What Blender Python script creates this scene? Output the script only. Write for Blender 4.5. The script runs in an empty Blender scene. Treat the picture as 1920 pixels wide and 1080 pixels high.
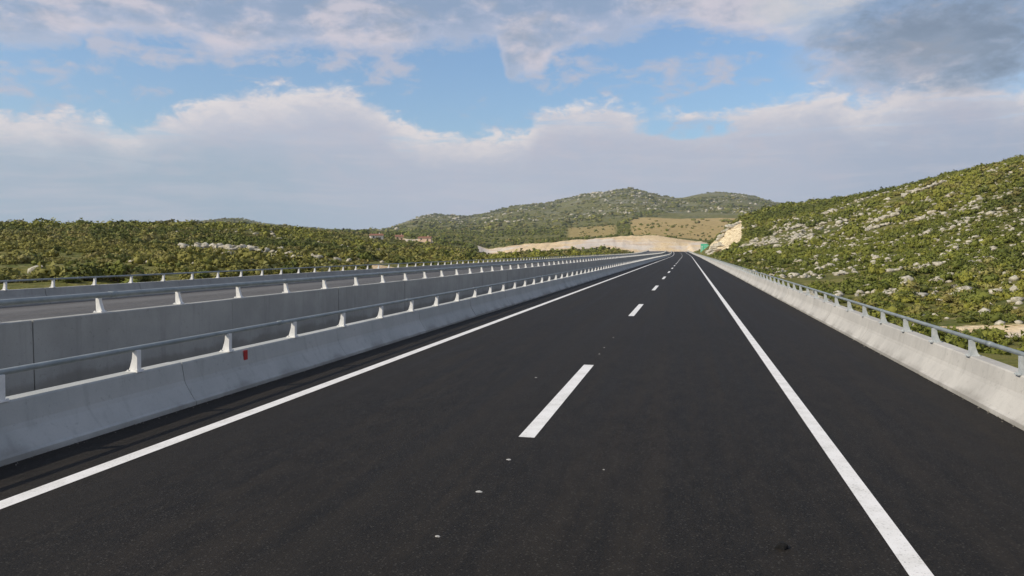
import bpy, math, random
import numpy as np
rad = math.radians
random.seed(4); RNG = np.random.default_rng(7)
SC = bpy.context.scene
COL = SC.collection

# ------------------------------------------------------------------ camera
F_PX, CXP, CYP, EYE = 1437.0, 960.0, 540.0, 2.3
PITCH = math.atan2(70, F_PX)
YAW = math.atan(329 * math.cos(PITCH) / F_PX)
cam = bpy.data.cameras.new('camera')
cam.sensor_width = 36; cam.lens = 36 * F_PX / 1920; cam.clip_start = 0.1; cam.clip_end = 60000
camo = bpy.data.objects.new('camera', cam); COL.objects.link(camo)
camo.location = (0, 0, EYE); camo.rotation_euler = (rad(90) - PITCH, 0, YAW)
SC.camera = camo

# ------------------------------------------------------------------ node helpers
class NT:
    def __init__(s, tree): s.t = tree; s.n = tree.nodes; s.l = tree.links
    def node(s, typ, **kw):
        n = s.n.new(typ)
        for k, v in kw.items(): setattr(n, k, v)
        return n
    def link(s, a, b): s.l.new(a, b)
    def put(s, sock, v):
        if hasattr(v, 'is_output') or hasattr(v, 'links'): s.link(v, sock)
        else: sock.default_value = v
    def m(s, op, a, b=None, c=None, clamp=False):
        n = s.node('ShaderNodeMath', operation=op, use_clamp=clamp)
        s.put(n.inputs[0], a)
        if b is not None: s.put(n.inputs[1], b)
        if c is not None: s.put(n.inputs[2], c)
        return n.outputs[0]
    def mix(s, f, a, b, blend='MIX'):
        n = s.node('ShaderNodeMix', data_type='RGBA', blend_type=blend)
        s.put(n.inputs[0], f)
        s.put(n.inputs[6], a if not isinstance(a, tuple) else (*a[:3], 1))
        s.put(n.inputs[7], b if not isinstance(b, tuple) else (*b[:3], 1))
        return n.outputs[2]
    def noise(s, vec, scale, detail=4, rough=.55, dist=0, color=False):
        n = s.node('ShaderNodeTexNoise')
        if vec is not None: s.link(vec, n.inputs['Vector'])
        n.inputs['Scale'].default_value = scale; n.inputs['Detail'].default_value = detail
        n.inputs['Roughness'].default_value = rough; n.inputs['Distortion'].default_value = dist
        return n.outputs['Color' if color else 'Fac']
    def step(s, v, a, b):
        n = s.node('ShaderNodeMapRange', interpolation_type='SMOOTHSTEP')
        s.put(n.inputs[0], v); s.put(n.inputs[1], a); s.put(n.inputs[2], b)
        return n.outputs[0]
    def vec(s, x, y, z):
        n = s.node('ShaderNodeCombineXYZ')
        s.put(n.inputs[0], x); s.put(n.inputs[1], y); s.put(n.inputs[2], z)
        return n.outputs[0]
    def curve(s, x, pts):
        n = s.node('ShaderNodeFloatCurve'); c = n.mapping.curves[0]
        pts = sorted(pts)
        while len(c.points) < len(pts): c.points.new(.5, .5)
        for p, q in zip(c.points, pts): p.location = q; p.handle_type = 'AUTO'
        n.mapping.update(); s.put(n.inputs['Value'], x)
        return n.outputs[0]

def srgb(r, g, b):
    f = lambda c: (c / 255 / 12.92) if c <= 10 else ((c / 255 + .055) / 1.055) ** 2.4
    return (f(r), f(g), f(b))

# photo direction -> azimuth from the road (deg, right positive) and elevation (deg)
def px_dir(u, v):
    a, p = YAW, PITCH
    Fv = np.array([-math.sin(a) * math.cos(p), math.cos(a) * math.cos(p), -math.sin(p)])
    R = np.array([math.cos(a), math.sin(a), 0]); U = np.cross(R, Fv)
    d = Fv * F_PX + R * (u - CXP) - U * (v - CYP)
    return d / np.linalg.norm(d)
def azel(u, v):
    d = px_dir(u, v)
    return math.degrees(math.atan2(d[0], d[1])), math.degrees(math.asin(d[2]))

# ------------------------------------------------------------------ sun and sky
SUN = np.array([-1.06, -0.85, 1.0]); SUN /= np.linalg.norm(SUN)
SUN_EL = math.asin(SUN[2]); SUN_AZ = math.atan2(SUN[0], SUN[1])
ld = bpy.data.lights.new('sun', 'SUN'); ld.energy = 4.2; ld.angle = rad(.53); ld.color = (1, .90, .74)
sun = bpy.data.objects.new('sun', ld); COL.objects.link(sun)
from mathutils import Vector
sun.rotation_euler = Vector(SUN.tolist()).to_track_quat('Z', 'Y').to_euler()
sun.location = (-60, -50, 60)

world = bpy.data.worlds.new('World'); SC.world = world; world.use_nodes = True
W = NT(world.node_tree); W.n.clear()
sky = W.node('ShaderNodeTexSky', sky_type='NISHITA', sun_disc=False)
sky.sun_elevation = SUN_EL; sky.sun_rotation = SUN_AZ; sky.air_density = 1.2; sky.dust_density = 1.0; sky.ozone_density = 2.2
SKY_STR = 0.135
tc = W.node('ShaderNodeTexCoord')
nrm = W.node('ShaderNodeVectorMath', operation='NORMALIZE'); W.link(tc.outputs['Generated'], nrm.inputs[0])
sep = W.node('ShaderNodeSeparateXYZ'); W.link(nrm.outputs[0], sep.inputs[0])
AZ = W.m('MULTIPLY', W.m('ARCTAN2', sep.outputs[0], sep.outputs[1]), 180 / math.pi)
EL = W.m('MULTIPLY', W.m('ARCSINE', sep.outputs[2]), 180 / math.pi)
elh = W.m('MULTIPLY', EL, 2.0)
P = W.vec(W.m('MULTIPLY', AZ, .1), W.m('MULTIPLY', elh, .1), W.m('MULTIPLY', sep.outputs[1], 1.5))
n1 = W.noise(P, 1.3, 6, .62, .3)
n2 = W.noise(P, 4.5, 6, .6, .4)
n3 = W.noise(P, .55, 3, .5)
P2 = W.vec(W.m('MULTIPLY', AZ, .05), W.m('MULTIPLY', EL, .42), 3.7)
n5 = W.noise(P2, 2.2, 6, .6, .5)
n4 = W.noise(P, 13, 5, .6, .2)
nn = W.m('ADD', W.m('ADD', W.m('MULTIPLY', W.m('SUBTRACT', n1, .5), 5.5), W.m('MULTIPLY', W.m('SUBTRACT', n2, .5), 4.2)), W.m('MULTIPLY', W.m('SUBTRACT', n4, .5), 1.8))
t = W.m('DIVIDE', W.m('ADD', AZ, 60), 120)
def bc(pts):
    out = []
    for u, v in pts:
        a, e = azel(u, v); out.append(((a + 60) / 120, e / 30))
    return out
low = bc([(60,215),(170,205),(230,228),(300,205),(400,176),(520,158),(620,152),(690,175),(760,222),(820,238),(930,243),(985,240),(1020,200),(1120,188),(1230,205),(1330,205),(1420,182),(1500,172),(1550,158),(1610,184),(1700,165),(1800,140),(1900,150)])
LOW = W.m('MULTIPLY', W.curve(t, [(0, .35)] + low + [(1, .45)]), 30)
high = bc([(60,90),(170,72),(300,72),(360,80),(410,112),(500,100),(580,88),(660,102),(760,98),(870,78),(930,80),(955,150),(1000,150),(1040,108),(1110,78),(1200,62),(1260,48),(1350,66),(1450,78),(1540,105),(1650,118),(1750,130),(1850,120)])
HIGH = W.m('MULTIPLY', W.curve(t, [(0, .5)] + high + [(1, .4)]), 30)
# lower bank of cloud: below the edge; d1 = degrees below its ragged top
d1 = W.m('SUBTRACT', W.m('ADD', LOW, W.m('MULTIPLY', nn, .62)), EL)
a1 = W.m('MULTIPLY', W.step(d1, -.2, .9), W.m('SUBTRACT', 1, W.m('MULTIPLY', W.step(d1, 4.5, 1.0), W.m('MULTIPLY', W.step(n5, .52, .70), .55))))
gap_az, gap_el = azel(1290, 240)
gx = W.m('DIVIDE', W.m('SUBTRACT', AZ, gap_az), 3.4); gy = W.m('DIVIDE', W.m('SUBTRACT', EL, gap_el), .75)
gd = W.m('ADD', W.m('ADD', W.m('MULTIPLY', gx, gx), W.m('MULTIPLY', gy, gy)), W.m('MULTIPLY', nn, .35))
a1 = W.m('MULTIPLY', a1, W.step(gd, .5, 1.5))
# upper cloud deck with breaks
d2 = W.m('SUBTRACT', EL, W.m('ADD', HIGH, W.m('MULTIPLY', nn, .5)))
a2 = W.m('MULTIPLY', W.step(d2, -.3, .8), W.m('ADD', .62, W.m('MULTIPLY', W.step(n1, .42, .60), .38)))
over = W.step(EL, 19, 40)
a2 = W.m('MULTIPLY', a2, W.m('SUBTRACT', 1, W.m('MULTIPLY', over, W.step(n3, .62, .42))))
# small loose wisps in the blue
wsp = W.m('MULTIPLY', W.step(W.m('ADD', n1, W.m('MULTIPLY', n2, .6)), .80, 1.0), .85)
# colours
skyn = W.node('ShaderNodeVectorMath', operation='SCALE'); W.link(sky.outputs[0], skyn.inputs[0]); skyn.inputs['Scale'].default_value = SKY_STR
blue = W.mix(1.0, skyn.outputs[0], (.78, .93, 1.08), 'MULTIPLY')
edge1 = W.m('MULTIPLY', W.step(d1, 3.2, .2), W.m('ADD', .45, W.m('MULTIPLY', W.step(n2, .4, .62), .55)))
c_bank = W.mix(W.step(EL, 1.5, 9.5), srgb(180, 192, 210), srgb(186, 192, 209))
leftblue = W.m('MULTIPLY', W.step(AZ, -18, -36), W.step(EL, 9.0, 5.5))
c_bank = W.mix(leftblue, c_bank, srgb(158, 181, 200))
rightdark = W.m('MULTIPLY', W.step(AZ, 4, 16), .55)
c_bank = W.mix(rightdark, c_bank, srgb(156, 172, 196))
c_bank = W.mix(W.m('MULTIPLY', W.step(n1, .35, .7), .35), c_bank, srgb(194, 195, 210))
c_bank = W.mix(W.m('MULTIPLY', W.step(n5, .45, .66), .35), c_bank, srgb(206, 204, 214))
c_bank = W.mix(W.m('MULTIPLY', W.step(n2, .42, .68), W.m('MULTIPLY', W.step(EL, 3, 8), .32)), c_bank, srgb(206, 200, 208))
c_low = W.mix(edge1, c_bank, srgb(238, 230, 228))
dkx = azel(1720, 80)
ddx = W.m('DIVIDE', W.m('SUBTRACT', AZ, dkx[0] + 1), 7.5); ddy = W.m('DIVIDE', W.m('SUBTRACT', EL, dkx[1] - .2), 3.4)
dk = W.step(W.m('ADD', W.m('ADD', W.m('MULTIPLY', ddx, ddx), W.m('MULTIPLY', ddy, ddy)), W.m('MULTIPLY', nn, .30)), 1.7, .05)
c_top = W.mix(W.step(W.m('ADD', n1, W.m('MULTIPLY', W.m('SUBTRACT', n2, .5), .6)), .36, .68), srgb(154, 165, 183), srgb(202, 199, 211))
br = azel(1510, 25)
bx = W.m('DIVIDE', W.m('SUBTRACT', AZ, br[0]), 4.2); by = W.m('DIVIDE', W.m('SUBTRACT', EL, br[1]), 1.9)
brt = W.step(W.m('ADD', W.m('MULTIPLY', bx, bx), W.m('MULTIPLY', by, by)), 1.6, .1)
c_top = W.mix(W.m('MULTIPLY', brt, .75), c_top, srgb(212, 212, 214))
c_top = W.mix(W.m('MULTIPLY', W.step(d2, 2.4, .1), .6), c_top, srgb(222, 214, 222))
c_top = W.mix(dk, c_top, W.mix(W.step(n1, .34, .66), srgb(116, 128, 145), srgb(146, 156, 172)))
c = W.mix(wsp, blue, srgb(190, 192, 208))
c = W.mix(W.m('MULTIPLY', a1, .97), c, c_low)
a2 = W.m('MAXIMUM', a2, W.m('MULTIPLY', dk, .92))
c = W.mix(W.m('MULTIPLY', a2, .93), c, c_top)
bg = W.node('ShaderNodeBackground'); W.link(c, bg.inputs[0]); bg.inputs[1].default_value = 1.0
wo = W.node('ShaderNodeOutputWorld'); W.link(bg.outputs[0], wo.inputs[0])

SC.view_settings.view_transform = 'Standard'; SC.view_settings.look = 'None'
SC.view_settings.exposure = 0.0; SC.view_settings.gamma = 1.0
SC.render.engine = 'CYCLES'

# ------------------------------------------------------------------ materials
def new_mat(name, rough=.8, spec=.3, metal=0):
    m = bpy.data.materials.new(name); m.use_nodes = True
    N = NT(m.node_tree); b = N.n['Principled BSDF']
    b.inputs['Roughness'].default_value = rough; b.inputs['Metallic'].default_value = metal
    b.inputs['Specular IOR Level'].default_value = spec
    g = N.node('ShaderNodeNewGeometry')
    return m, N, b, g.outputs['Position']
def bump(N, b, h, strength, dist=.02):
    n = N.node('ShaderNodeBump'); n.inputs['Strength'].default_value = strength; n.inputs['Distance'].default_value = dist
    N.link(h, n.inputs['Height']); N.link(n.outputs[0], b.inputs['Normal'])
def stretch(N, pos, s):
    n = N.node('ShaderNodeVectorMath', operation='MULTIPLY'); N.link(pos, n.inputs[0]); n.inputs[1].default_value = s
    return n.outputs[0]

def mat_asphalt(name, base, warm):
    m, N, b, pos = new_mat(name, .8, .2)
    fine = N.noise(pos, 55, 3, .75); mid = N.noise(pos, 9, 4, .7)
    streak = N.noise(stretch(N, pos, (2.2, .05, 1)), 1, 6, .68)
    blot = N.noise(pos, .35, 4, .6)
    c = N.mix(N.step(fine, .34, .66), tuple(x * .25 for x in base), tuple(x * 2.0 for x in base))
    c = N.mix(N.m('MULTIPLY', N.step(streak, .42, .66), .8), c, warm)
    c = N.mix(N.m('MULTIPLY', N.step(blot, .45, .7), .35), c, tuple(x * .6 for x in base))
    c = N.mix(N.m('MULTIPLY', N.step(mid, .46, .70), .35), c, tuple(x * 2.4 for x in base))
    pat = N.noise(stretch(N, pos, (5, 1.6, 1)), 1, 6, .8)
    c = N.mix(N.m('MULTIPLY', N.step(pat, .45, .68), .35), c, tuple(x * 1.5 for x in warm))
    c = N.mix(N.m('MULTIPLY', N.step(pat, .5, .34), .4), c, tuple(x * .4 for x in base))
    vo = N.node('ShaderNodeTexVoronoi'); N.link(pos, vo.inputs['Vector']); vo.inputs['Scale'].default_value = 26
    c = N.mix(N.m('MULTIPLY', N.step(vo.outputs['Distance'], .30, .12), .42), c, (.085, .078, .066))
    wt = N.noise(stretch(N, pos, (.42, .01, 1)), 1, 3, .5)
    c = N.mix(N.m('MULTIPLY', N.step(wt, .5, .66), .45), c, tuple(x * 2.0 for x in base))
    N.link(c, b.inputs['Base Color'])
    N.link(N.m('ADD', .62, N.m('MULTIPLY', streak, .25)), b.inputs['Roughness'])
    bump(N, b, fine, .8, .01)
    return m
M_ASPHALT = mat_asphalt('asphalt', (.0098, .0082, .0062), (.021, .0168, .0122))
M_ASPHALT2 = mat_asphalt('asphalt_far', (.085, .083, .080), (.105, .098, .09))

def mat_paint():
    m, N, b, pos = new_mat('road_paint', .55, .4)
    f = N.noise(pos, 45, 3, .7); g = N.noise(pos, 3, 4, .6)
    c = N.mix(N.step(g, .35, .7), (.80, .78, .74), (.70, .68, .63))
    c = N.mix(N.m('MULTIPLY', N.step(N.m('ADD', f, N.m('MULTIPLY', g, .3)), .70, .86), .6), c, (.25, .235, .22))
    N.link(c, b.inputs['Base Color']); bump(N, b, f, .3, .003)
    return m
M_PAINT = mat_paint()

def mat_concrete(name, c1, c2, stain=.3):
    m, N, b, pos = new_mat(name, .85, .25)
    big = N.noise(pos, .9, 5, .6); fine = N.noise(pos, 40, 4, .65)
    drip = N.noise(stretch(N, pos, (6, 6, .5)), 1, 5, .6)
    c = N.mix(N.step(big, .3, .7), c1, c2)
    c = N.mix(N.m('MULTIPLY', N.step(drip, .5, .75), stain), c, tuple(x * .55 for x in c1))
    sp0 = N.node('ShaderNodeSeparateXYZ'); N.link(pos, sp0.inputs[0])
    gr = N.m('ADD', sp0.outputs[2], N.m('MULTIPLY', N.m('SUBTRACT', big, .5), .5))
    c = N.mix(N.m('MULTIPLY', N.step(gr, .14, .0), .45), c, (.17, .155, .13))
    spk = N.noise(pos, 11, 4, .7)
    c = N.mix(N.m('MULTIPLY', N.step(spk, .6, .68), .35), c, tuple(x * .6 for x in c1))
    c = N.mix(N.m('MULTIPLY', N.step(fine, .55, .7), .25), c, tuple(x * .7 for x in c1))
    sp = N.node('ShaderNodeSeparateXYZ'); N.link(pos, sp.inputs[0])
    N.link(c, b.inputs['Base Color']); bump(N, b, fine, .35, .006)
    return m
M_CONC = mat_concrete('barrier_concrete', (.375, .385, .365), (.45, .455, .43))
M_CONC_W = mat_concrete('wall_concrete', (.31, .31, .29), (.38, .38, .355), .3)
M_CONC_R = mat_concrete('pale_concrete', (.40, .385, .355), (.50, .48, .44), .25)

def mat_simple(name, c1, c2, rough, metal=0, scale=8, spec=.4):
    m, N, b, pos = new_mat(name, rough, spec, metal)
    N.link(N.mix(N.step(N.noise(pos, scale, 4, .6), .3, .7), c1, c2), b.inputs['Base Color'])
    return m
M_RAIL = mat_simple('galvanised_steel', (.22, .25, .25), (.30, .33, .33), .55, .3, 3)
M_POST = mat_simple('painted_post', (.66, .66, .64), (.78, .77, .74), .55, 0, 12)
M_POSTG = mat_simple('galvanised_post', (.42, .45, .45), (.56, .58, .57), .5, .2, 9)
M_RED = mat_simple('red_reflector', (.35, .01, .015), (.45, .02, .02), .35)
M_DARK = mat_simple('dark_rubber', (.002, .002, .002), (.004, .004, .004), .95)
M_GRIT = mat_simple('pale_grit', (.30, .29, .27), (.45, .44, .41), .8)
M_SIGN = mat_simple('sign_green', (.07, .50, .30), (.10, .58, .36), .45)
M_DUST = mat_simple('dust_grit', (.16, .15, .13), (.28, .26, .22), .9)
M_SIGNW = mat_simple('sign_white', (.55, .68, .58), (.6, .72, .62), .45)
M_SIGNB = mat_simple('sign_grey', (.3, .3, .3), (.35, .35, .35), .6)
M_WHITEWALL = mat_simple('house_render', (.72, .66, .58), (.8, .74, .66), .8, 0, .6)
M_TANWALL = mat_simple('ochre_render', (.62, .45, .32), (.72, .54, .38), .8, 0, .6)
M_TILE = mat_simple('roof_tile', (.20, .085, .05), (.28, .13, .08), .8, 0, 1.2)
M_GLASS = mat_simple('window_glass', (.03, .04, .05), (.05, .06, .07), .15)

def mat_ground():
    m, N, b, pos = new_mat('hillside_ground', .95, .1)
    at = N.node('ShaderNodeAttribute', attribute_name='zone'); sp = N.node('ShaderNodeSeparateColor'); N.link(at.outputs['Color'], sp.inputs[0])
    n_big = N.noise(pos, .022, 5, .6); n_mid = N.noise(pos, .14, 5, .65); n_fine = N.noise(pos, .9, 5, .65); n_far = N.noise(pos, .011, 6, .7)
    c = N.mix(N.step(n_mid, .38, .62), (.085, .10, .022), (.17, .155, .04))
    c = N.mix(N.step(n_fine, .45, .7), c, (.21, .18, .075))
    c = N.mix(N.m('MULTIPLY', N.step(n_big, .5, .66), .5), c, (.035, .05, .016))
    v = N.node('ShaderNodeTexVoronoi'); N.link(pos, v.inputs['Vector']); v.inputs['Scale'].default_value = .12
    # far hills: bare limestone between scrub
    rockf = N.m('MULTIPLY', N.step(N.m('ADD', n_far, N.m('MULTIPLY', N.m('SUBTRACT', n_mid, .5), .8)), .50, .64), N.m('MULTIPLY', at.outputs['Alpha'], .6))
    c = N.mix(rockf, c, (.25, .24, .185))
    tan = N.mix(N.step(n_fine, .35, .65), (.56, .40, .22), (.74, .60, .38))
    tan = N.mix(N.step(n_big, .45, .6), tan, (.62, .55, .46))
    strat = N.noise(stretch(N, pos, (.03, .03, .5)), 1, 4, .6)
    tan = N.mix(N.m('MULTIPLY', N.step(strat, .5, .7), .4), tan, (.42, .27, .17))
    dry = N.mix(N.step(n_mid, .35, .62), (.32, .225, .085), (.44, .33, .14))
    dry = N.mix(N.step(n_fine, .55, .75), dry, (.11, .11, .04))
    rock = N.mix(N.step(n_fine, .35, .6), (.40, .30, .17), (.78, .66, .44))
    edge = N.m('MULTIPLY', N.m('SUBTRACT', n_fine, .5), .9)
    c = N.mix(N.step(N.m('ADD', sp.outputs[1], edge), .4, .6), c, dry)
    c = N.mix(N.step(N.m('ADD', sp.outputs[0], edge), .4, .6), c, tan)
    c = N.mix(N.step(N.m('ADD', sp.outputs[2], edge), .4, .6), c, rock)
    N.link(c, b.inputs['Base Color']); bump(N, b, N.m('ADD', n_fine, N.m('MULTIPLY', n_mid, 3)), .8, .5)
    return m
M_GROUND = mat_ground()

def mat_leaf():
    m, N, b, pos = new_mat('shrub_leaves', .7, .2)
    at = N.node('ShaderNodeAttribute', attribute_name='tone')
    g = N.node('ShaderNodeNewGeometry'); oi = N.node('ShaderNodeObjectInfo')
    f = N.m('FRACT', N.m('ADD', at.outputs['Fac'], oi.outputs['Random']))
    rp = N.node('ShaderNodeValToRGB'); N.link(f, rp.inputs[0]); e = rp.color_ramp.elements
    e[0].position = 0; e[0].color = (.06, .075, .014, 1); e[1].position = 1; e[1].color = (.33, .30, .11, 1)
    for p_, c_ in ((.3, (.11, .135, .020)), (.55, (.18, .195, .028)), (.8, (.25, .24, .036)), (.92, (.24, .19, .07))):
        q = rp.color_ramp.elements.new(p_); q.color = (*c_, 1)
    c = N.mix(N.m('MULTIPLY', g.outputs['Random Per Island'], .5), rp.outputs[0], (.23, .225, .05))
    c = N.mix(N.m('MULTIPLY', N.step(N.noise(pos, .02, 3, .6), .4, .65), .35), c, (.045, .06, .016))
    c = N.mix(1.0, c, (.92, .93, .90), 'MULTIPLY')
    N.link(c, b.inputs['Base Color'])
    return m
M_LEAF = mat_leaf()
M_STEM = mat_simple('stem_bark', (.08, .06, .04), (.12, .09, .06), .9)
def mat_rock():
    m, N, b, pos = new_mat('limestone', .9, .2)
    n = N.noise(pos, 1.6, 6, .7); k = N.noise(pos, .25, 3, .5)
    c = N.mix(N.step(n, .35, .62), (.25, .23, .175), (.56, .52, .42))
    c = N.mix(N.m('MULTIPLY', N.step(k, .45, .65), .5), c, (.42, .36, .26))
    N.link(c, b.inputs['Base Color']); bump(N, b, n, 1.0, .15)
    return m
M_ROCK = mat_rock()

# ------------------------------------------------------------------ object helpers
def tag(o, label=None, cat=None, group=None, kind=None):
    for k, v in (('label', label), ('category', cat), ('group', group), ('kind', kind)):
        if v: o[k] = v
    return o
def empty(name, loc):
    o = bpy.data.objects.new(name, None); o.location = loc; o.empty_display_size = .2; COL.objects.link(o); return o
def mesh_np(name, verts, faces, mat, smooth=False):
    verts = np.asarray(verts, np.float32); me = bpy.data.meshes.new(name)
    if isinstance(faces, np.ndarray):
        nf, k = faces.shape
        me.vertices.add(len(verts)); me.vertices.foreach_set('co', verts.ravel())
        me.loops.add(nf * k); me.loops.foreach_set('vertex_index', faces.astype(np.int32).ravel())
        me.polygons.add(nf); me.polygons.foreach_set('loop_start', np.arange(0, nf * k, k, dtype=np.int32))
        me.update(calc_edges=True)
    else:
        me.from_pydata(verts.tolist(), [], faces); me.update()
    me.materials.append(mat)
    if smooth: me.polygons.foreach_set('use_smooth', np.ones(len(me.polygons), bool))
    return me
def obj(name, me, parent=None, loc=(0, 0, 0)):
    o = bpy.data.objects.new(name, me); o.location = loc; COL.objects.link(o)
    if parent is not None: o.parent = parent
    return o

# road course: straight, then a slight bend left and a gentle climb to a crest
def xc(y): return -((max(y - 260, 0)) ** 2) / 24000
def zc(y):
    d = max(y - 300, 0); z = d * d / 44000
    if d > 250: z = 250 ** 2 / 44000 + (d - 250) * .01136 - (d - 250) ** 2 / 5000
    return z
def ys_range(y0, y1, s=1.0):
    out = [y0]
    while out[-1] < y1:
        st = 5 if out[-1] >= 240 else 20
        out.append(min(y1, out[-1] + st))
    return out
def extrude(prof, y0, y1, ys=None, cap=True):
    ys = ys or ys_range(y0, y1); n = len(prof); V = []; Fc = []
    for y in ys:
        for (x, z) in prof: V.append((x + xc(y), y, z + zc(y)))
    for i in range(len(ys) - 1):
        for j in range(n):
            k = (j + 1) % n
            Fc.append((i * n + j, i * n + k, (i + 1) * n + k, (i + 1) * n + j))
    if cap: Fc.append(tuple(range(n))[::-1]); Fc.append(tuple((len(ys) - 1) * n + j for j in range(n)))
    return V, Fc
def ribbon(x0, x1, z0, z1, y0, y1, nx=1, dz=0):
    ys = ys_range(y0, y1); V = []; Fc = []
    for y in ys:
        for i in range(nx + 1):
            t_ = i / nx; V.append((x0 + (x1 - x0) * t_ + xc(y), y, z0 + (z1 - z0) * t_ + zc(y) + dz))
    w = nx + 1
    for i in range(len(ys) - 1):
        for j in range(nx): Fc.append((i * w + j, i * w + j + 1, (i + 1) * w + j + 1, (i + 1) * w + j))
    return V, Fc
def join(parts):
    V, Fc = [], []
    for v, f in parts:
        o = len(V); V += list(v); Fc += [tuple(i + o for i in q) for q in f]
    return V, Fc

# ------------------------------------------------------------------ roads (setting)
ROAD_END = 700
V, Fc = ribbon(-7.75, 4.55, 0, 0, -40, ROAD_END, 6)
tag(obj('road', mesh_np('road', V, Fc, M_ASPHALT)), kind='structure')
V, Fc = ribbon(-24.3, -11.2, .27, .50, -40, ROAD_END, 6)
tag(obj('opposite_road', mesh_np('opposite_road', V, Fc, M_ASPHALT2)), kind='structure')
parts = [ribbon(-6.13, -5.93, 0, 0, -40, ROAD_END, 1, .004), ribbon(1.555, 1.725, 0, 0, -40, ROAD_END, 1, .004)]
y = 9.15 - 36
while y < ROAD_END - 10:
    parts.append(ribbon(-2.01, -1.81, 0, 0, y, y + 6.15, 1, .004)); y += 18
V, Fc = join(parts)
tag(obj('road_markings', mesh_np('road_markings', V, Fc, M_PAINT)), kind='structure')
parts = []
zo = lambda x: .27 + (x + 24.3) / 13.1 * .23
for x in (-11.9,): parts.append(ribbon(x, x + .2, zo(x), zo(x + .2), -40, ROAD_END, 1, .005))
V, Fc = join(parts)
tag(obj('opposite_road_markings', mesh_np('opposite_road_markings', V, Fc, M_PAINT)), kind='structure')
V, Fc = ribbon(-10.9, -7.9, -.25, -.25, -40, ROAD_END, 2)
tag(obj('median', mesh_np('median', V, Fc, M_ASPHALT2)), kind='structure')

# crumbs of asphalt and grit lying at the barrier feet: uncountable
def chips(spec, name, mat, label):
    Vs, Fs, o = [], [], 0
    base = np.array([(1, 0, 0), (0, 1, 0), (-1, 0, 0), (0, -1, 0), (0, 0, .8), (0, 0, -.3)], float)
    fb = np.array([(0, 1, 4), (1, 2, 4), (2, 3, 4), (3, 0, 4), (1, 0, 5), (2, 1, 5), (3, 2, 5), (0, 3, 5)])
    for (x, y, z, s) in spec:
        p = base * s * RNG.uniform(.6, 1.4, (6, 3)); Vs.append(p + [x, y, z]); Fs.append(fb + o); o += 6
    return mesh_np(name, np.concatenate(Vs), np.concatenate(Fs), mat)
sp_ = []
for i in range(900):
    y = 5 + 60 * random.random() ** 2; sp_.append((4.27 + random.gauss(0, .035) - .05 * random.random(), y, .006, random.uniform(.005, .02)))
for i in range(700):
    y = 5 + 60 * random.random() ** 2; sp_.append((-7.13 + abs(random.gauss(0, .06)), y, .006, random.uniform(.004, .014)))
tag(obj('gravel', chips(sp_, 'gravel', M_DUST, '')), 'loose pale grit and crumbs along the feet of the two near concrete barriers', 'gravel', kind='stuff')

# ------------------------------------------------------------------ barriers
def box(x0, x1, y0, y1, z0, z1):
    V = [(x0, y0, z0), (x1, y0, z0), (x1, y1, z0), (x0, y1, z0), (x0, y0, z1), (x1, y0, z1), (x1, y1, z1), (x0, y1, z1)]
    return V, [(0, 3, 2, 1), (4, 5, 6, 7), (0, 1, 5, 4), (1, 2, 6, 5), (2, 3, 7, 6), (3, 0, 4, 7)]
def post_mesh(s, h, mat, name='post'):
    # fin across the wall top: broad foot, curved back, upright road edge. s = side of the road edge (+1 toward +X)
    t_ = .040
    prof = [(.06, 0), (.065, h), (-.005, h), (-.02, h * .6), (-.055, h * .22), (-.09, 0)]
    V = []
    for yy in (-t_, t_):
        for x, z in prof: V.append((x * s, yy, z))
    n = len(prof); Fc = [tuple(range(n)), tuple(range(2 * n - 1, n - 1, -1))]
    for j in range(n): k = (j + 1) % n; Fc.append((k, j, n + j, n + k))
    v2, f2 = join([box(-.105, .085, -.07, .07, -.002, .012)] + [box(bx - .011, bx + .011, by - .011, by + .011, .012, .030) for bx in (-.075, .07) for by in (-.055, .055)])
    V, Fc = join([(V, Fc), (v2, f2)])
    me = mesh_np(name, V, Fc, mat)
    return me
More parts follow.
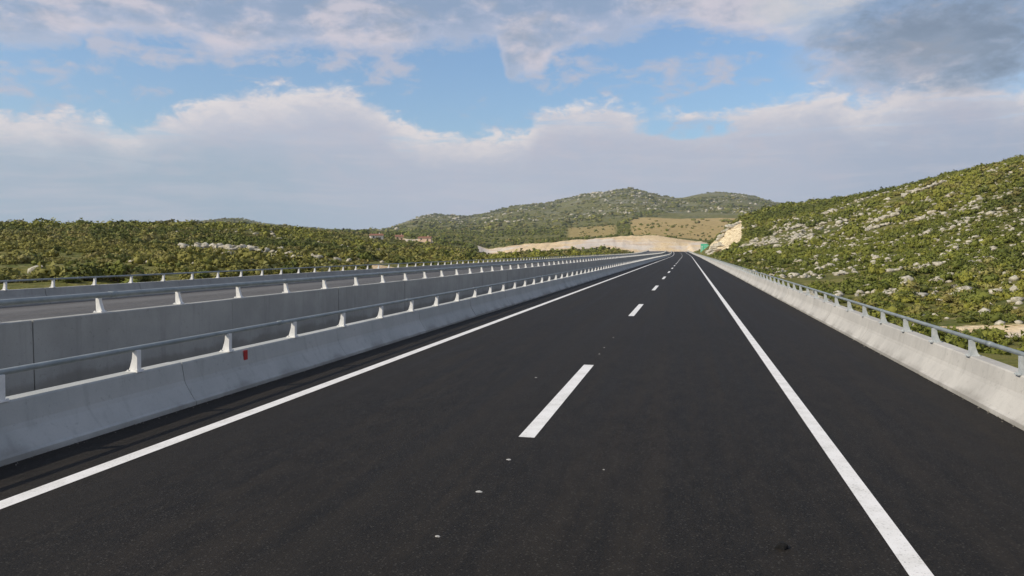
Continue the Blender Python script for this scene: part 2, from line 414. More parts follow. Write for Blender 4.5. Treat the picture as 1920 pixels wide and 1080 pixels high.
def barrier(name, label, x_face, s, zb, ztop, zrail, y0, y1, seg, segph, psp, pph, mat, wall_bottom=None, flat=False, rail_r=.037, pmat=None):
    """s=+1: road side faces +X (barrier body extends to -X)."""
    root = empty(name, (x_face, 0, zb)); tag(root, label, 'barrier', 'concrete barriers with steel rail along the motorway')
    root_inv = lambda V: [(a - x_face, b, c - zb) for a, b, c in V]
    hT = ztop - zb; bot = (wall_bottom - zb) if wall_bottom is not None else -.05
    prof = [(0, bot), (0, .06), (-.035, .085), (-.17, .30), (-.195, .36), (-.235, hT - .02), (-.25, hT), (-.455, hT), (-.47, hT - .015), (-.50, bot)]
    if flat: prof = [(0, bot), (0, .06), (-.035, .085), (-.17, .30), (-.195, .36), (-.235, hT - .02), (-.25, hT), (-.455, hT), (-.47, hT - .015), (-.475, bot)]
    prof = [(x_face + s * a, b + zb) for a, b in prof]
    if s > 0: prof = prof[::-1]
    y = segph
    while y > y0: y -= seg
    i = 0
    while y < y1:
        sg_ = seg if y < 240 else seg * 4
        a, b = y + .012, y + sg_ - .012
        ys = list(np.linspace(a, b, 6)) if a > 240 else [a, b]
        j = RNG.normal(0, .006); jz = RNG.normal(0, .003)
        V, Fc = extrude([(p[0] + j, p[1] + jz) for p in prof], a, b, ys)
        obj('wall_segment', mesh_np('wall_segment', root_inv(V), Fc, mat), root); y += sg_
    # rail: tube along the course, with sleeves at the splices
    xr = x_face - s * .30
    ring = [(xr + rail_r * 1.1 * math.cos(t_ * math.pi / 5), zrail + rail_r * math.sin(t_ * math.pi / 5)) for t_ in range(10)]
    V, Fc = extrude(ring, y0, y1)
    sleeves = []
    yy = 12.9
    while yy < 120:
        r2 = [(xr + (rail_r + .008) * 1.1 * math.cos(t_ * math.pi / 5), zrail + (rail_r + .008) * math.sin(t_ * math.pi / 5)) for t_ in range(10)]
        sleeves.append(extrude(r2, yy, yy + .16, [yy, yy + .16])); yy += 6.7
    V, Fc = join([(V, Fc)] + sleeves)
    r = obj('rail', mesh_np('rail', root_inv(V), Fc, M_RAIL, True), root)
    h = zrail - ztop - rail_r * .55
    pm = post_mesh(s, h, pmat or M_POST)
    y = pph
    while y > y0 + psp: y -= psp
    yl = []
    while y < y1: yl.append(y); y += psp
    vis = [q for q in yl if q >= 3][:100]; rest = [q for q in yl if q < 3 or q > vis[-1]]
    for q in vis:
        obj('post', pm, root, (xr + xc(q) - x_face, q, ztop + zc(q) - zb))
    base = np.array([v.co[:] for v in pm.vertices]); fb = [tuple(p.vertices) for p in pm.polygons]
    VV, FF = join([((base + [xr + xc(q) - x_face, q, ztop + zc(q) - zb]).tolist(), fb) for q in rest])
    ro = obj('post_row', mesh_np('post_row', VV, FF, pmat or M_POST), root); ro['kind'] = 'stuff'
    return root
BAR_END = 590
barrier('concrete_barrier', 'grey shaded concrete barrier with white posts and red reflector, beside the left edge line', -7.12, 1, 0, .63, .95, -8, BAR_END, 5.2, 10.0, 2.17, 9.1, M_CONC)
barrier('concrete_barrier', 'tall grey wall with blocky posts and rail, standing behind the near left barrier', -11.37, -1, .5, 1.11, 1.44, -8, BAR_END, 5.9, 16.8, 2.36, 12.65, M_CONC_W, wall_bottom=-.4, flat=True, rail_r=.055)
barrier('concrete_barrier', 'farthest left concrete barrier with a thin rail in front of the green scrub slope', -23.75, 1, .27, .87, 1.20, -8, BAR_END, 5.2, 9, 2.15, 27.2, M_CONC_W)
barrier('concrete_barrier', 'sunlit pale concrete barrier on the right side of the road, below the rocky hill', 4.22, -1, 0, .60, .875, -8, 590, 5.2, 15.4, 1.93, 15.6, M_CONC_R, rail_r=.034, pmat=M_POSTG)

# red reflector on the near left barrier
ry = 11.66
rr = empty('reflector', (-7.345, ry, .53)); tag(rr, 'small red reflector plate fixed under the top of the near left barrier', 'reflector')
V, Fc = box(.016, .022, -.058, .058, -.09, .075)
obj('reflector_plate', mesh_np('reflector_plate', V, Fc, M_RED), rr)
V, Fc = box(-.02, .016, -.03, .03, -.05, .05)
obj('bracket', mesh_np('bracket', V, Fc, M_SIGNB), rr)

# paint dabs and pebbles on the lane line
def unp(u, v):
    d = px_dir(u, v); t_ = EYE / -d[2]; return d[0] * t_, d[1] * t_
def dab(u, v, r, label, mat=M_GRIT):
    x, y = unp(u, v); n = 9; V = []
    for rr_, z in (((1, .001), (.7, .006), (.2, .008)) if mat is M_GRIT else ((1, .001), (.8, .03), (.4, .045))):
        for i in range(n):
            a_ = 2 * math.pi * i / n; q = r * rr_ * random.uniform(.75, 1.2)
            V.append((q * math.cos(a_) * 1.2, q * math.sin(a_), z))
    Fc = [tuple(range(2 * n, 3 * n))]
    for L in range(2):
        for i in range(n): k = (i + 1) % n; Fc.append((L * n + i, L * n + k, L * n + n + k, L * n + n + i))
    o = obj('stone_chip' if mat is M_GRIT else 'rubber_scrap', mesh_np('chip', V, Fc, mat), None, (x, y, .0))
    tag(o, label, 'stone chip' if mat is M_GRIT else 'debris', 'white chips lying on the lane line' if mat is M_GRIT else None)
dab(954, 862, .024, 'white chip on the asphalt just below the nearest white dash')
dab(898, 922, .026, 'flat white chip on the asphalt, middle of the three below the nearest dash')
dab(820, 1006, .019, 'white chip lowest in the photo, left of the lane centre')
dab(1124, 664, .018, 'tiny grey chip just above the top of the nearest dash')
dab(1133, 652, .019, 'tiny grey chip a little beyond the nearest dash, below the next two chips')
dab(1150, 633, .019, 'tiny grey chip midway between the two nearest dashes')
dab(1005, 708, .020, 'tiny pale chip left of the nearest dash, level with its upper end')
dab(1132, 881, .012, 'tiny pale chip alone on the dark asphalt right of the nearest dash')
dab(1466, 1027, .045, 'small black scrap lying on the asphalt left of the right edge line', M_DARK)

# ------------------------------------------------------------------ terrain: apparent skyline tables turned into true heights
COLS = {
 -400:{20:700,45:560,80:500,120:460,160:430,220:412,300:415,480:430,950:430,2700:428,3500:435,9000:452},
 60:{20:700,45:540,70:502,110:465,160:438,220:424,300:426,480:438,950:434,2700:430,3500:434,9000:450},
 170:{20:700,45:532,70:500,110:468,160:441,220:427,300:429,420:438,950:436,2700:431,3500:433,9000:450},
 300:{20:700,45:526,70:500,110:470,160:443,220:425,300:427,420:432,950:432,2700:428,3500:431,9000:450},
 370:{20:700,45:522,70:498,110:471,160:444,220:427,300:425,420:428,950:427,2700:422,3500:428,9000:450},
 440:{45:520,70:498,110:474,160:449,220:431,300:426,420:427,950:425,1300:421,2000:416,2700:413,3500:418,9000:450},
 500:{45:520,70:498,110:477,160:456,220:439,300:430,420:429,950:429,2000:427,2700:424,3500:429,9000:450},
 560:{45:520,70:497,110:480,160:463,220:448,300:438,420:434,560:434,950:434,2700:432,9000:450},
 650:{45:520,70:500,110:486,160:474,220:463,300:453,420:445,560:439,950:437,2700:434,9000:450},
 720:{45:520,75:497,110:489,160:481,220:473,300:465,420:455,560:446,720:440,950:437,2000:433,2700:430,3500:433,9000:450},
 800:{45:520,90:494,160:485,220:480,300:473,420:464,560:453,720:445,950:438,1300:430,2000:411,2700:402,3500:410,9000:450},
 880:{45:520,110:492,220:487,300:484,420:476,560:463,720:450,950:440,1300:430,2000:416,2700:408,3500:414,9000:450},
 913:{45:520,110:492,300:487,500:484,560:482,640:471,720:462,950:440,1300:429,2000:412,2700:402,3500:408,9000:450},
 957:{45:520,110:490,300:484,500:478,560:471,640:463,720:456,950:440,1300:428,2000:400,2700:388,3500:392,9000:450},
 1040:{45:520,300:481,500:475,560:466,640:453,720:450,950:438,1300:424,2000:395,2700:380,3500:384,9000:450},
 1090:{45:520,300:479,500:474,560:464,640:450,720:447,950:434,1300:421,2000:384,2700:365,3500:372,9000:450},
 1130:{45:520,300:478,500:473,560:464,640:448,720:446,950:431,1300:419,2000:378,2700:361,3500:366,9000:450},
 1180:{45:520,300:477,540:472,575:466,640:443,720:442,950:427,1300:414,2000:372,2700:356,3500:362,9000:450},
 1220:{45:520,300:477,560:470,585:467,640:441,720:440,950:426,1300:413,2000:378,2700:366,3500:372,9000:450},
 1270:{45:520,300:477,560:470,600:467,650:446,720:445,950:428,1300:412,2000:388,2700:376,3500:380,9000:450},
 1310:{45:520,300:477,560:470,600:467,650:451,720:449,950:430,1300:412,2000:384,2700:367,3500:372,9000:450},
 1332:{45:540,300:480,345:470,370:462,400:462,600:466,650:455,720:450,950:431,1300:413,2000:384,2700:365,3500:370,9000:450},
 1352:{45:560,110:520,250:482,330:466,350:444,375:436,420:440,600:458,720:450,950:431,1300:413,2000:384,2700:363,3500:370,9000:450},
 1375:{45:575,110:525,220:486,300:466,330:446,350:424,370:418,420:424,600:450,950:430,1300:413,2000:386,2700:364,3500:370,9000:450},
 1400:{45:590,70:548,110:520,160:502,220:476,280:450,330:424,365:406,400:405,480:414,600:440,950:428,1300:413,2000:388,2700:366,3500:372,9000:450},
 1450:{45:600,70:565,110:535,160:505,220:475,300:432,380:397,430:391,520:395,700:420,1300:412,2000:394,2700:381,3500:386,9000:450},
 1500:{45:610,70:570,110:537,160:500,220:465,300:418,380:388,430:385,520:388,700:410,1300:410,2700:385,9000:450},
 1550:{45:620,70:575,110:535,160:494,220:455,300:405,370:380,420:378,520:384,700:404,2700:384,9000:450},
 1600:{45:630,70:578,110:530,160:485,220:440,300:391,360:370,420:370,520:378,700:402,2700:390,9000:450},
 1650:{45:640,70:580,110:524,160:474,220:424,290:377,350:361,420:363,700:402,2700:400,9000:450},
 1700:{45:648,70:582,110:521,160:466,220:408,290:362,340:348,420:354,700:402,2700:410,9000:450},
 1750:{45:655,60:612,80:576,110:518,160:455,220:392,280:350,330:334,420:342,700:400,2700:410,9000:450},
 1900:{45:670,60:612,80:560,110:500,160:422,220:350,280:312,330:302,420:318,700:400,9000:450},
 2300:{45:690,60:600,80:520,110:450,160:350,220:280,300:240,420:260,700:380,9000:450}}
us = sorted(COLS); NR = 420
RR = np.geomspace(9, 24000, NR)
azc = []; tab = []
for u in us:
    a_, _ = azel(u, 470); azc.append(a_); d = COLS[u]; rs = sorted(d)
    yy = np.interp(np.log(RR), np.log(rs), [d[r] for r in rs])
    el = np.array([math.tan(math.radians(azel(u, v)[1])) for v in yy])
    tab.append(EYE + RR * el)
azc = np.array(azc); tab = np.array(tab)
AZG = np.concatenate([np.linspace(-180, -52, 65)[:-1], np.linspace(-52, 38, 1250), np.linspace(38, 180, 70)[1:]])
Z = np.empty((len(AZG), NR))
for j in range(NR): Z[:, j] = np.interp(AZG, azc, tab[:, j])
away = np.clip((np.abs(AZG + 7) - 50) / 40, 0, 1)[:, None]      # behind the camera: low rolling land
Z = Z * (1 - away) + (-2 + 6 * np.sin(np.radians(AZG) * 5)[:, None] * np.clip(RR / 400, 0, 1)) * away
def blur(A, k, ax):
    ker = np.hanning(k + 2)[1:-1]; ker /= ker.sum()
    pad = [(0, 0), (0, 0)]; pad[ax] = (k // 2, k // 2); B = np.pad(A, pad, mode='edge')
    return np.apply_along_axis(lambda q: np.convolve(q, ker, 'valid'), ax, B)
Z = blur(blur(Z, 5, 1), 25, 0)
aa, rr2 = np.meshgrid(np.radians(AZG), RR, indexing='ij')
GX = rr2 * np.sin(aa); GY = rr2 * np.cos(aa)
def vnoise(x, y, s, seed=0):
    x = x / s; y = y / s; xi = np.floor(x).astype(np.int64); yi = np.floor(y).astype(np.int64); fx = x - xi; fy = y - yi
    fx = fx * fx * (3 - 2 * fx); fy = fy * fy * (3 - 2 * fy)
    def h(a, b):
        n = (a * 374761393 + b * 668265263 + seed * 974634777) & 0xffffffff
        n = ((n ^ (n >> 13)) * 1274126177) & 0xffffffff
        return ((n ^ (n >> 16)) & 0xffff) / 65535.0
    return (h(xi, yi) * (1 - fx) + h(xi + 1, yi) * fx) * (1 - fy) + (h(xi, yi + 1) * (1 - fx) + h(xi + 1, yi + 1) * fx) * fy - .5
def relief(x, y, r):
    k = np.clip(r / 300, .15, 8)
    n = vnoise(x, y, 14, 1) * .9 + vnoise(x, y, 5, 2) * .35
    n = n * np.clip(r / 120, .2, 1.3)
    n += vnoise(x, y, 60, 3) * 2.2 * np.clip((r - 150) / 400, 0, 1)
    n += (vnoise(x, y, 190, 4) * 16 + vnoise(x, y, 75, 5) * 9) * np.clip((r - 1100) / 1200, 0, 1)
    return n
Z = Z + relief(GX, GY, rr2)
# zones
uu = np.interp(np.degrees(aa), [azel(u, 470)[0] for u in range(-300, 2300, 20)], list(range(-300, 2300, 20)))
def band(v, a, b, s): return np.clip((v - a) / s, 0, 1) * np.clip((b - v) / s, 0, 1)
tan = np.maximum.reduce([
    band(uu, 890, 1345, 12) * band(rr2, 545, 668, 10),
    band(uu, 1150, 1345, 10) * band(rr2, 520, 668, 10),
    band(uu, 690, 785, 12) * band(rr2, 62, 88, 6),
    band(uu, 742, 815, 8) * band(rr2, 520, 620, 20),
    band(uu, 1690, 2300, 20) * band(rr2, 53, 62, 3)])
dryz = np.maximum(band(uu, 1170, 1400, 25) * band(rr2, 690, 1420, 60), band(uu, 560, 660, 12) * band(rr2, 600, 900, 40))
dryz = np.maximum(dryz, .55 * band(uu, 1040, 1180, 30) * band(rr2, 700, 1200, 60))
rockz = np.maximum(band(uu, 1326, 1394, 8) * band(rr2, 300, 378, 10), 0)
# rock face and cut get crags
crag = np.maximum(rockz, .4 * tan * (rr2 > 400))
Z += crag * (vnoise(GX, GY, 5, 9) * 3.5 + vnoise(GX, GY, 2.2, 10) * 1.5) * np.clip((rr2 - 200) / 100, 0, 1)
# the motorway corridor
XR = np.vectorize(xc)(GY); ZR = np.vectorize(zc)(GY)
lx = GX - XR
wl = np.clip((lx + 34 + np.clip(GY - 420, 0, 200) * .3) / (8.5 + np.clip(GY - 420, 0, 200) * .3), 0, 1); wr = np.clip((8.5 - lx) / 3.2, 0, 1); wy = np.clip((640 - GY) / 60, 0, 1)
w = wl * wr * wy; w = w * w * (3 - 2 * w)
Z = Z * (1 - w) + (ZR - .45) * w
inside = (lx > -24.5) & (lx < 4.9) & (GY < 580)
Z = np.where(inside, np.minimum(Z, ZR - .4), Z)
def height(x, y):
    a_ = np.degrees(np.arctan2(x, y)); r = np.hypot(x, y)
    i = np.interp(a_, AZG, np.arange(len(AZG))); j = np.interp(np.log(r), np.log(RR), np.arange(NR))
    i0 = np.clip(i.astype(int), 0, len(AZG) - 2); j0 = np.clip(j.astype(int), 0, NR - 2); fi = i - i0; fj = j - j0
    return (Z[i0, j0] * (1 - fi) + Z[i0 + 1, j0] * fi) * (1 - fj) + (Z[i0, j0 + 1] * (1 - fi) + Z[i0 + 1, j0 + 1] * fi) * fj
def zone_at(A, x, y):
    a_ = np.degrees(np.arctan2(x, y)); r = np.hypot(x, y)
    i = np.rint(np.interp(a_, AZG, np.arange(len(AZG)))).astype(int); j = np.rint(np.interp(np.log(r), np.log(RR), np.arange(NR))).astype(int)
    return A[i, j]
na = len(AZG); verts = np.stack([GX, GY, Z], -1).reshape(-1, 3)
ii, jj = np.meshgrid(np.arange(na - 1), np.arange(NR - 1), indexing='ij'); q = (ii * NR + jj).ravel()
faces = np.stack([q, q + 1, q + NR + 1, q + NR], -1)
# close under the camera
cidx = len(verts); verts = np.vstack([verts, [[0, 0, -.45]]])
me = mesh_np('ground', verts, faces, M_GROUND, True)
ca = me.attributes.new('zone', 'FLOAT_COLOR', 'POINT')
farf = np.clip((rr2 - 1100) / 700, 0, 1)
cd = np.zeros((len(verts), 4), np.float32); cd[:-1, 0] = tan.ravel(); cd[:-1, 1] = dryz.ravel(); cd[:-1, 2] = rockz.ravel(); cd[:-1, 3] = farf.ravel()
ca.data.foreach_set('color', cd.ravel())
tag(obj('ground', me), kind='structure')

# ------------------------------------------------------------------ shrubs
def ico(sub):
    import bmesh
    bm = bmesh.new(); bmesh.ops.create_icosphere(bm, subdivisions=sub, radius=1)
    v = np.array([p.co[:] for p in bm.verts]); f = np.array([[p.index for p in q.verts] for q in bm.faces]); bm.free(); return v, f
ICO1, ICF1 = ico(1); ICO2, ICF2 = ico(2)
def shrub_variant(nl, leaf, seed, core=True):
    """unit shrub (radius about 1, height about 1.1): ragged core plus leaf triangles through the volume"""
    g = np.random.default_rng(seed)
    lobes = [(g.uniform(-.45, .45), g.uniform(-.45, .45), g.uniform(.3, .62), g.uniform(.38, .6)) for _ in range(5)]
    V, Fs, o = [], [], 0
    if core:
        for (x, y, z, r) in lobes[:3]:
            c = ICO1 * r * .8 * g.uniform(.75, 1.15, (len(ICO1), 1)) + [x, y, z]; c[:, 2] = np.maximum(c[:, 2], -.2)
            V.append(c); Fs.append(ICF1 + o); o += len(c)
    for k in range(nl):
        x, y, z, r = lobes[g.integers(len(lobes))]
        d = g.normal(size=3); d[2] = abs(d[2]) * .9 - .25; d /= np.linalg.norm(d)
        p = np.array([x, y, z]) + d * r * g.uniform(.75, 1.2)
        n = d + g.normal(size=3) * .5; n /= np.linalg.norm(n)
        a_ = np.cross(n, g.normal(size=3)); a_ /= np.linalg.norm(a_); b_ = np.cross(n, a_)
        s = leaf * g.uniform(.6, 1.4)
        V.append(np.array([p + a_ * s, p - a_ * s * .5 + b_ * s * .8, p - a_ * s * .6 - b_ * s * .7])); Fs.append(np.array([[o, o + 1, o + 2]])); o += 3
    return np.concatenate(V), np.concatenate(Fs)
def build_cover(name, pts, variants, label, cat):
    """pts: array x,y,z,scale,zscale,tone"""
    Vs, Fs, Ts, o = [], [], [], 0
    for k, (x, y, z, s, zs, tn) in enumerate(pts):
        v, f = variants[k % len(variants)]; a_ = RNG.uniform(0, 6.28); c_, s_ = math.cos(a_), math.sin(a_)
        w_ = np.empty_like(v); w_[:, 0] = (v[:, 0] * c_ - v[:, 1] * s_) * s + x; w_[:, 1] = (v[:, 0] * s_ + v[:, 1] * c_) * s + y; w_[:, 2] = v[:, 2] * s * zs + z
        Vs.append(w_); Fs.append(f + o); Ts.append(np.full(len(v), tn)); o += len(v)
    me = mesh_np(name, np.concatenate(Vs), np.concatenate(Fs), M_LEAF)
    t_ = me.attributes.new('tone', 'FLOAT', 'POINT'); t_.data.foreach_set('value', np.concatenate(Ts).astype(np.float32))
    return tag(obj(name, me), label, cat, kind='stuff')
CLUSTERS = [
    (385, 118, 10, 1.9, 1.15, 'left part of the long pale outcrop in the middle of the left hill'),
    (428, 122, 14, 2.4, 1.2, 'right part of the long pale outcrop in the middle of the left hill'),
    (470, 112, 5, 1.6, .8, 'small pale outcrop just right of the long one on the left hill'),
    (572, 88, 14, 2.3, .85, 'broad low outcrop right behind the far left barrier'),
    (272, 74, 5, .8, .6, 'small pinkish outcrop low on the dark left end of the left hill'),
    (1478, 285, 9, 2.6, 1.5, 'pale outcrop high on the left shoulder of the right hill'),
    (1565, 318, 10, 3.4, 1.6, 'whitish outcrop near the ridge of the right hill, left of the twin outcrops'),
    (1660, 235, 9, 2.0, 1.6, 'round white outcrop on the upper right hill'),
    (1645, 215, 7, 1.6, 1.2, 'pale outcrop just below the round white one on the right hill'),
    (1640, 330, 8, 5, 1.3, 'outcrop along the skyline of the right hill'),
    (1720, 290, 12, 5, 1.6, 'pale ledge below the skyline at the right end of the right hill'),
    (1600, 130, 7, 2, .8, 'pale outcrop low in the middle of the right hill'),
    (1700, 120, 8, 2, .8, 'pale outcrop low at the right end of the right hill'),
    (1430, 245, 8, 2.4, 1.1, 'pale outcrop at the left foot of the right hill, beside the rock cut'),
]
CXY = []
for c_ in CLUSTERS:
    a_ = math.radians(azel(c_[0], 470)[0]); CXY.append((c_[1] * math.sin(a_), c_[1] * math.cos(a_), c_[3] * 1.5 + 1, math.sin(a_), math.cos(a_)))
def off_clusters(x, y):
    ok = np.ones(len(x), bool)
    for cx_, cy_, w_, sa, ca_ in CXY:
        t_ = (x - cx_) * ca_ - (y - cy_) * sa; d_ = (x - cx_) * sa + (y - cy_) * ca_
        ok &= ~((np.abs(t_) < w_) & (d_ > -w_ * 1.8) & (d_ < w_ * .7))
    for u_, r_ in ((706, 520), (749, 540), (797, 545)):
        a_ = math.radians(azel(u_, 470)[0]); t_ = x * math.cos(a_) - y * math.sin(a_); d_ = x * math.sin(a_) + y * math.cos(a_)
        ok &= ~((np.abs(t_) < 6.5) & (d_ > r_ - 45) & (d_ < r_ + 6))
    return ok
def sample(n, u0, u1, r0, r1, keep, smin, smax, zs=(.7, 1.1), patch=30, pth=-.15, pw=1.0, sink=.15):
    a0, a1 = azel(u0, 470)[0], azel(u1, 470)[0]
    a_ = np.radians(RNG.uniform(a0, a1, n)); r = np.sqrt(RNG.uniform(r0 ** 2, r1 ** 2, n))
    x = r * np.sin(a_); y = r * np.cos(a_); XRs = np.array([xc(q) for q in y]); l_ = x - XRs
    ok = ((l_ < -27.5) | (l_ > 8.5) | (y > 660))
    ok &= keep(x, y, r, np.degrees(a_)) & off_clusters(x, y); ok &= (vnoise(x, y, patch, 21) > pth - RNG.uniform(0, .25, n))
    x, y, r = x[ok], y[ok], r[ok]; s = RNG.uniform(smin, smax, len(x)) * (.55 + .9 * RNG.random(len(x)) ** 3) * (1 + .7 * vnoise(x, y, patch * 1.3, 41))
    # small close to the barriers, so nothing leans over them
    l_ = x - np.array([xc(q) for q in y]); near = np.where(l_ < 0, -l_ - 24.6, l_ - 5.2); s = np.where(y < 660, np.minimum(s, np.maximum(near * .35, .3)), s)
    z = height(x, y) - s * sink
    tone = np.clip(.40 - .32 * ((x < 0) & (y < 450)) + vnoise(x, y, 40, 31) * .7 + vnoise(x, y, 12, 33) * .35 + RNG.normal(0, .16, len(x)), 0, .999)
    return np.stack([x, y, z, s, RNG.uniform(zs[0], zs[1], len(x)), tone], -1)
clear = lambda x, y, r, a_: (zone_at(tan, x, y) < .35) & (zone_at(rockz, x, y) < .4) & ((zone_at(dryz, x, y) < .4) | (RNG.random(len(x)) < .12))
NEARV = [shrub_variant(80, .17, s) for s in range(6)]
MIDV = [shrub_variant(44, .22, 20 + s) for s in range(6)]
FARV = [shrub_variant(14, .34, 40 + s) for s in range(6)]
pl = sample(17000, -250, 900, 48, 190, clear, .3, 1.1, pth=-.12, patch=16)
pr = sample(9000, 1330, 2250, 42, 210, clear, .3, 1.1, pth=-.1, patch=14)
build_cover('shrub_cover', np.vstack([pl[:]]), NEARV, 'low green maquis scrub covering the slope beyond the far left barrier', 'shrubs')
build_cover('shrub_cover', pr, NEARV, 'low green scrub between the pale rocks on the right hillside', 'shrubs')
pr2 = sample(11000, 1330, 2200, 210, 460, clear, .7, 1.7, pth=-.15)
build_cover('shrub_cover', pr2, MIDV, 'green scrub on the upper right hill up to its ridge', 'shrubs')
pl2 = sample(11000, -250, 1180, 190, 480, clear, .9, 2.1, pth=-.2)
build_cover('shrub_cover', pl2, MIDV, 'dark green scrub on the crest of the left hill and the meadow beside it', 'shrubs')
p3 = sample(13000, -100, 1440, 480, 1150, clear, 1.4, 3.2, patch=70, pth=-.12)
build_cover('woodland', p3, FARV, 'open green woodland on the middle slopes below the distant hills', 'woodland')
p4 = sample(15000, 0, 1620, 1150, 3000, clear, 3.5, 8.5, (.5, .8), patch=160, pth=-.12)
build_cover('far_woodland', p4, FARV, 'grey green scrub on the distant rocky hills', 'woodland')

# individual bushes, nearest ones
def shrub_things(n, u0, u1, r0, r1, smin, smax, label, group):
    pts = sample(n * 4, u0, u1, r0, r1, clear, smin, smax, pth=-.5)[:n]
    me_v = []
    for k in range(4):
        v, f = shrub_variant(240, .10, 60 + k)
        m_ = mesh_np('foliage', v, f, M_LEAF); t_ = m_.attributes.new('tone', 'FLOAT', 'POINT'); t_.data.foreach_set('value', np.full(len(v), .02, np.float32))
        sv, sf = join([([(-.05 + dx, -.05, -.25), (.05 + dx, -.05, -.25), (.05 + dx, .05, -.25), (-.05 + dx, .05, -.25), (dx * 4 - .02, ty, .5), (dx * 4 + .02, ty, .5), (dx * 4, ty + .04, .5)],
                 [(0, 1, 5, 4), (1, 2, 6, 5), (2, 3, 6), (3, 0, 4, 6)]) for dx, ty in ((-.06, .1), (.05, -.15), (0, .2))])
        me_v.append((m_, mesh_np('stem', sv, sf, M_STEM)))
    for k, (x, y, z, s, zs, tn) in enumerate(pts):
        root = empty('shrub', (x, y, z)); root.scale = (s, s, s * zs); root.rotation_euler[2] = random.uniform(0, 6.28)
        tag(root, label, 'shrub', group); fm, sm = me_v[k % 4]
        obj('foliage', fm, root); obj('stem', sm, root)
shrub_things(110, 60, 900, 42, 75, .5, 1.1, 'rounded green bush just beyond the far left barrier', 'bushes close behind the far left barrier')
shrub_things(70, 1420, 1900, 42, 90, .5, 1.2, 'low green bush at the foot of the right hillside', 'bushes at the foot of the right hill')

# ------------------------------------------------------------------ rocks
def rock_variant(seed):
    g = np.random.default_rng(seed); v = ICO2.copy()
    for k in range(11):
        n = g.normal(size=3); n /= np.linalg.norm(n); d = g.uniform(.35, .75); ex = np.maximum(v @ n - d, 0); v -= ex[:, None] * n
    v *= g.uniform(.8, 1.2, (len(v), 1)); v *= [1.25, .9, .75]; return v, ICF2
ROCKV = [rock_variant(100 + k) for k in range(8)]
ROCKM = [mesh_np('rock', v, f, M_ROCK) for v, f in ROCKV]
def rock_thing(name, x, y, s, label, cat, group, sc=None):
    z = float(height(np.array([x]), np.array([y]))[0])
    o = obj(name, random.choice(ROCKM), None, (x, y, z + s * .12)); o.scale = sc or (s * random.uniform(.8, 1.4), s * random.uniform(.7, 1.2), s * random.uniform(.55, 1.1))
    o.rotation_euler = (random.uniform(-.3, .3), random.uniform(-.3, .3), random.uniform(0, 6.28)); return tag(o, label, cat, group)
def scatter_rocks(n, u0, u1, r0, r1, smin, smax, label, group, stuff=None, pth=.0, patch=22):
    pts = sample(n, u0, u1, r0, r1, clear, smin, smax, patch=patch, pth=pth)
    if stuff:
        Vs, Fs, o = [], [], 0
        for k, (x, y, z, s, zs, tn) in enumerate(pts):
            v, f = (ICO1, ICF1); g = RNG.uniform(.65, 1.25, (len(v), 1)); Vs.append(v * g * [s * 1.2, s, s * .75] + [x, y, z + s * .35]); Fs.append(f + o); o += len(v)
        return tag(obj(stuff, mesh_np(stuff, np.concatenate(Vs), np.concatenate(Fs), M_ROCK)), label, 'rocks', kind='stuff')
    for (x, y, z, s, zs, tn) in pts: rock_thing('limestone_rock', x, y, s, label, 'rock', group)
scatter_rocks(520, 1400, 1850, 70, 330, .6, 1.3, 'pale limestone boulder among the green scrub of the right hillside', 'boulders scattered over the right hillside', pth=.02)
scatter_rocks(3400, 1345, 2200, 55, 220, .22, .62, 'pale limestone rocks showing between the scrub on the lower right hill', None, 'scattered_rocks', pth=.05, patch=13)
scatter_rocks(5000, 1345, 2200, 200, 440, .3, .8, 'small pale limestone rocks strewn between the scrub on the right hill', None, 'scattered_rocks', pth=-.02)
scatter_rocks(1000, -200, 900, 60, 300, .25, .6, 'small pale rocks showing through the scrub on the left hill', None, 'scattered_rocks', pth=.05)
scatter_rocks(2400, 700, 1600, 1500, 2750, 2, 5, 'bare limestone patches on the distant hills', None, 'distant_rocks', patch=150, pth=.1)
def cluster(u, r, n, spread, s, label, flat=1.0):
    a_ = math.radians(azel(u, 470)[0]); cx_, cy_ = r * math.sin(a_), r * math.cos(a_)
    z0 = float(height(np.array([cx_]), np.array([cy_]))[0]); root = empty('rock_outcrop', (cx_, cy_, z0)); tag(root, label, 'rock outcrop', 'large limestone outcrops')
    tx, ty = math.cos(a_), -math.sin(a_)
    n = int(n * 2.4); s *= .62
    for k in range(n):
        a1, b1 = random.gauss(0, spread), random.gauss(0, spread * .5); x, y = cx_ + tx * a1 + math.sin(a_) * b1, cy_ + ty * a1 + math.cos(a_) * b1
        z = float(height(np.array([x]), np.array([y]))[0]); q = s * random.uniform(.6, 1.3)
        o = obj('rock', random.choice(ROCKM), root, (x - cx_, y - cy_, z - z0 + q * .35)); o.scale = (q * 1.2, q, q * flat); o.rotation_euler = (random.uniform(-.3, .3), random.uniform(-.3, .3), random.uniform(0, 6.28))
for args in CLUSTERS: cluster(*args)
for u, r in ((1340, 330), (1346, 340), (1352, 345), (1362, 350), (1372, 352), (1380, 356), (1350, 325), (1336, 318)):
    a_ = math.radians(azel(u, 470)[0])
    for k in range(4):
        x = r * math.sin(a_) + random.gauss(0, 1.3); y = r * math.cos(a_) + random.gauss(0, 3)
        if x - xc(y) > 7.6: rock_thing('rock_block', x, y, random.uniform(1.2, 2.6), 'cream coloured rock block on the blasted rock face right of the road', 'rock', 'blocks of the rock cut')

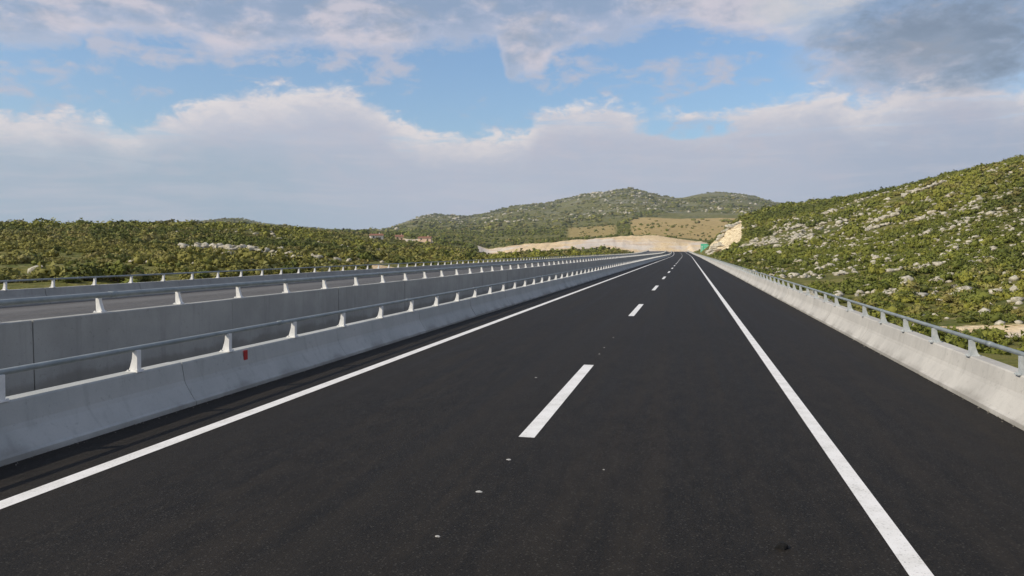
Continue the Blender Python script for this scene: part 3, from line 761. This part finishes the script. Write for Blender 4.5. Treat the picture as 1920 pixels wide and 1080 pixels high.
# ------------------------------------------------------------------ sign at the bend
a_ = math.radians(azel(1322, 470)[0]); sr = 395; sx, sy = sr * math.sin(a_), sr * math.cos(a_); sz = zc(sy) - .4
sg = empty('road_sign', (sx, sy, sz)); sg.rotation_euler[2] = .05
tag(sg, 'green motorway direction sign standing right of the road before the rock cut', 'road sign')
def part(name, parts_, mat, parent): V_, F_ = join(parts_); return obj(name, mesh_np(name, V_, F_, mat), parent)
part('sign_panel', [box(-2.1, 2.1, -.04, .04, 1.7, 5.9)], M_SIGN, sg)
part('border', [box(-2.2, -2.1, -.06, .05, 1.6, 6.0), box(2.1, 2.2, -.06, .05, 1.6, 6.0), box(-2.1, 2.1, -.06, .05, 5.9, 6.0), box(-2.1, 2.1, -.06, .05, 1.6, 1.7)], M_SIGNW, sg)
part('lettering', [box(-1.7, -1.35, -.055, -.04, 2.2, 4.6), box(-1.95, -1.1, -.055, -.04, 4.5, 4.8), box(-.6, 1.6, -.055, -.04, 4.7, 4.95), box(-.6, 1.1, -.055, -.04, 3.6, 3.85), box(-.6, 1.4, -.055, -.04, 2.5, 2.75)], M_SIGNW, sg)
part('post', [box(-1.5, -1.3, .06, .26, -1, 5.6)], M_SIGNB, sg); part('post', [box(1.3, 1.5, .06, .26, -1, 5.6)], M_SIGNB, sg)

# ------------------------------------------------------------------ hamlet on the left
def house(u, r, w_, d_, h_, roof_h, wallm, label, rot=0):
    a_ = math.radians(azel(u, 470)[0]); x, y = r * math.sin(a_), r * math.cos(a_); z = float(height(np.array([x]), np.array([y]))[0]) - .3
    root = empty('house', (x, y, z)); root.rotation_euler[2] = -a_ + rot; tag(root, label, 'house', 'houses of the hamlet below the distant hills')
    part('wall', [box(-w_ / 2, w_ / 2, -d_ / 2, d_ / 2, 0, h_)], wallm, root)
    e = .5; V_ = [(-w_ / 2 - e, -d_ / 2 - e, h_ - .1), (w_ / 2 + e, -d_ / 2 - e, h_ - .1), (w_ / 2 + e, d_ / 2 + e, h_ - .1), (-w_ / 2 - e, d_ / 2 + e, h_ - .1), (-w_ / 2, 0, h_ + roof_h), (w_ / 2, 0, h_ + roof_h)]
    rf = obj('roof', mesh_np('roof', V_, [(0, 1, 5, 4), (2, 3, 4, 5), (1, 2, 5), (3, 0, 4), (0, 3, 2, 1)], M_TILE), root)
    part('chimney', [box(w_ * .2, w_ * .2 + .7, -.3, .4, h_, h_ + roof_h + .8)], wallm, rf)
    nw = max(2, int(w_ / 3.2))
    for k in range(nw):
        wx = -w_ / 2 + (k + .5) * w_ / nw
        if k == nw // 2: part('door', [box(wx - .5, wx + .5, -d_ / 2 - .05, -d_ / 2 + .05, 0, 2.2)], M_STEM, root)
        else: part('window', [box(wx - .5, wx + .5, -d_ / 2 - .05, -d_ / 2 + .05, h_ * .45, h_ * .45 + 1.2)], M_GLASS, root)
house(706, 520, 8.5, 6, 3.4, 1.1, M_WHITEWALL, 'small white house with brown tiled roof, leftmost in the hamlet', .1)
house(749, 540, 5.5, 5, 3.2, 1.1, M_TANWALL, 'narrow ochre house with tiled roof beside the bare earth bank')
house(797, 545, 9, 6, 3.0, .9, M_TANWALL, 'low ochre house at the right end of the bare earth bank', -.15)

# ------------------------------------------------------------------ the air
V, Fc = box(-3300, 3300, -600, 3600, -80, 420)
m = bpy.data.materials.new('haze'); m.use_nodes = True; nt = m.node_tree; nt.nodes.clear()
pv = nt.nodes.new('ShaderNodeVolumePrincipled'); pv.inputs['Density'].default_value = .00010; pv.inputs['Color'].default_value = (.86, .92, 1, 1); pv.inputs['Anisotropy'].default_value = .2
mo = nt.nodes.new('ShaderNodeOutputMaterial'); nt.links.new(pv.outputs[0], mo.inputs['Volume'])
tag(obj('haze', mesh_np('haze', V, Fc, m)), 'thin pale haze softening the distant hills', 'haze', kind='stuff')
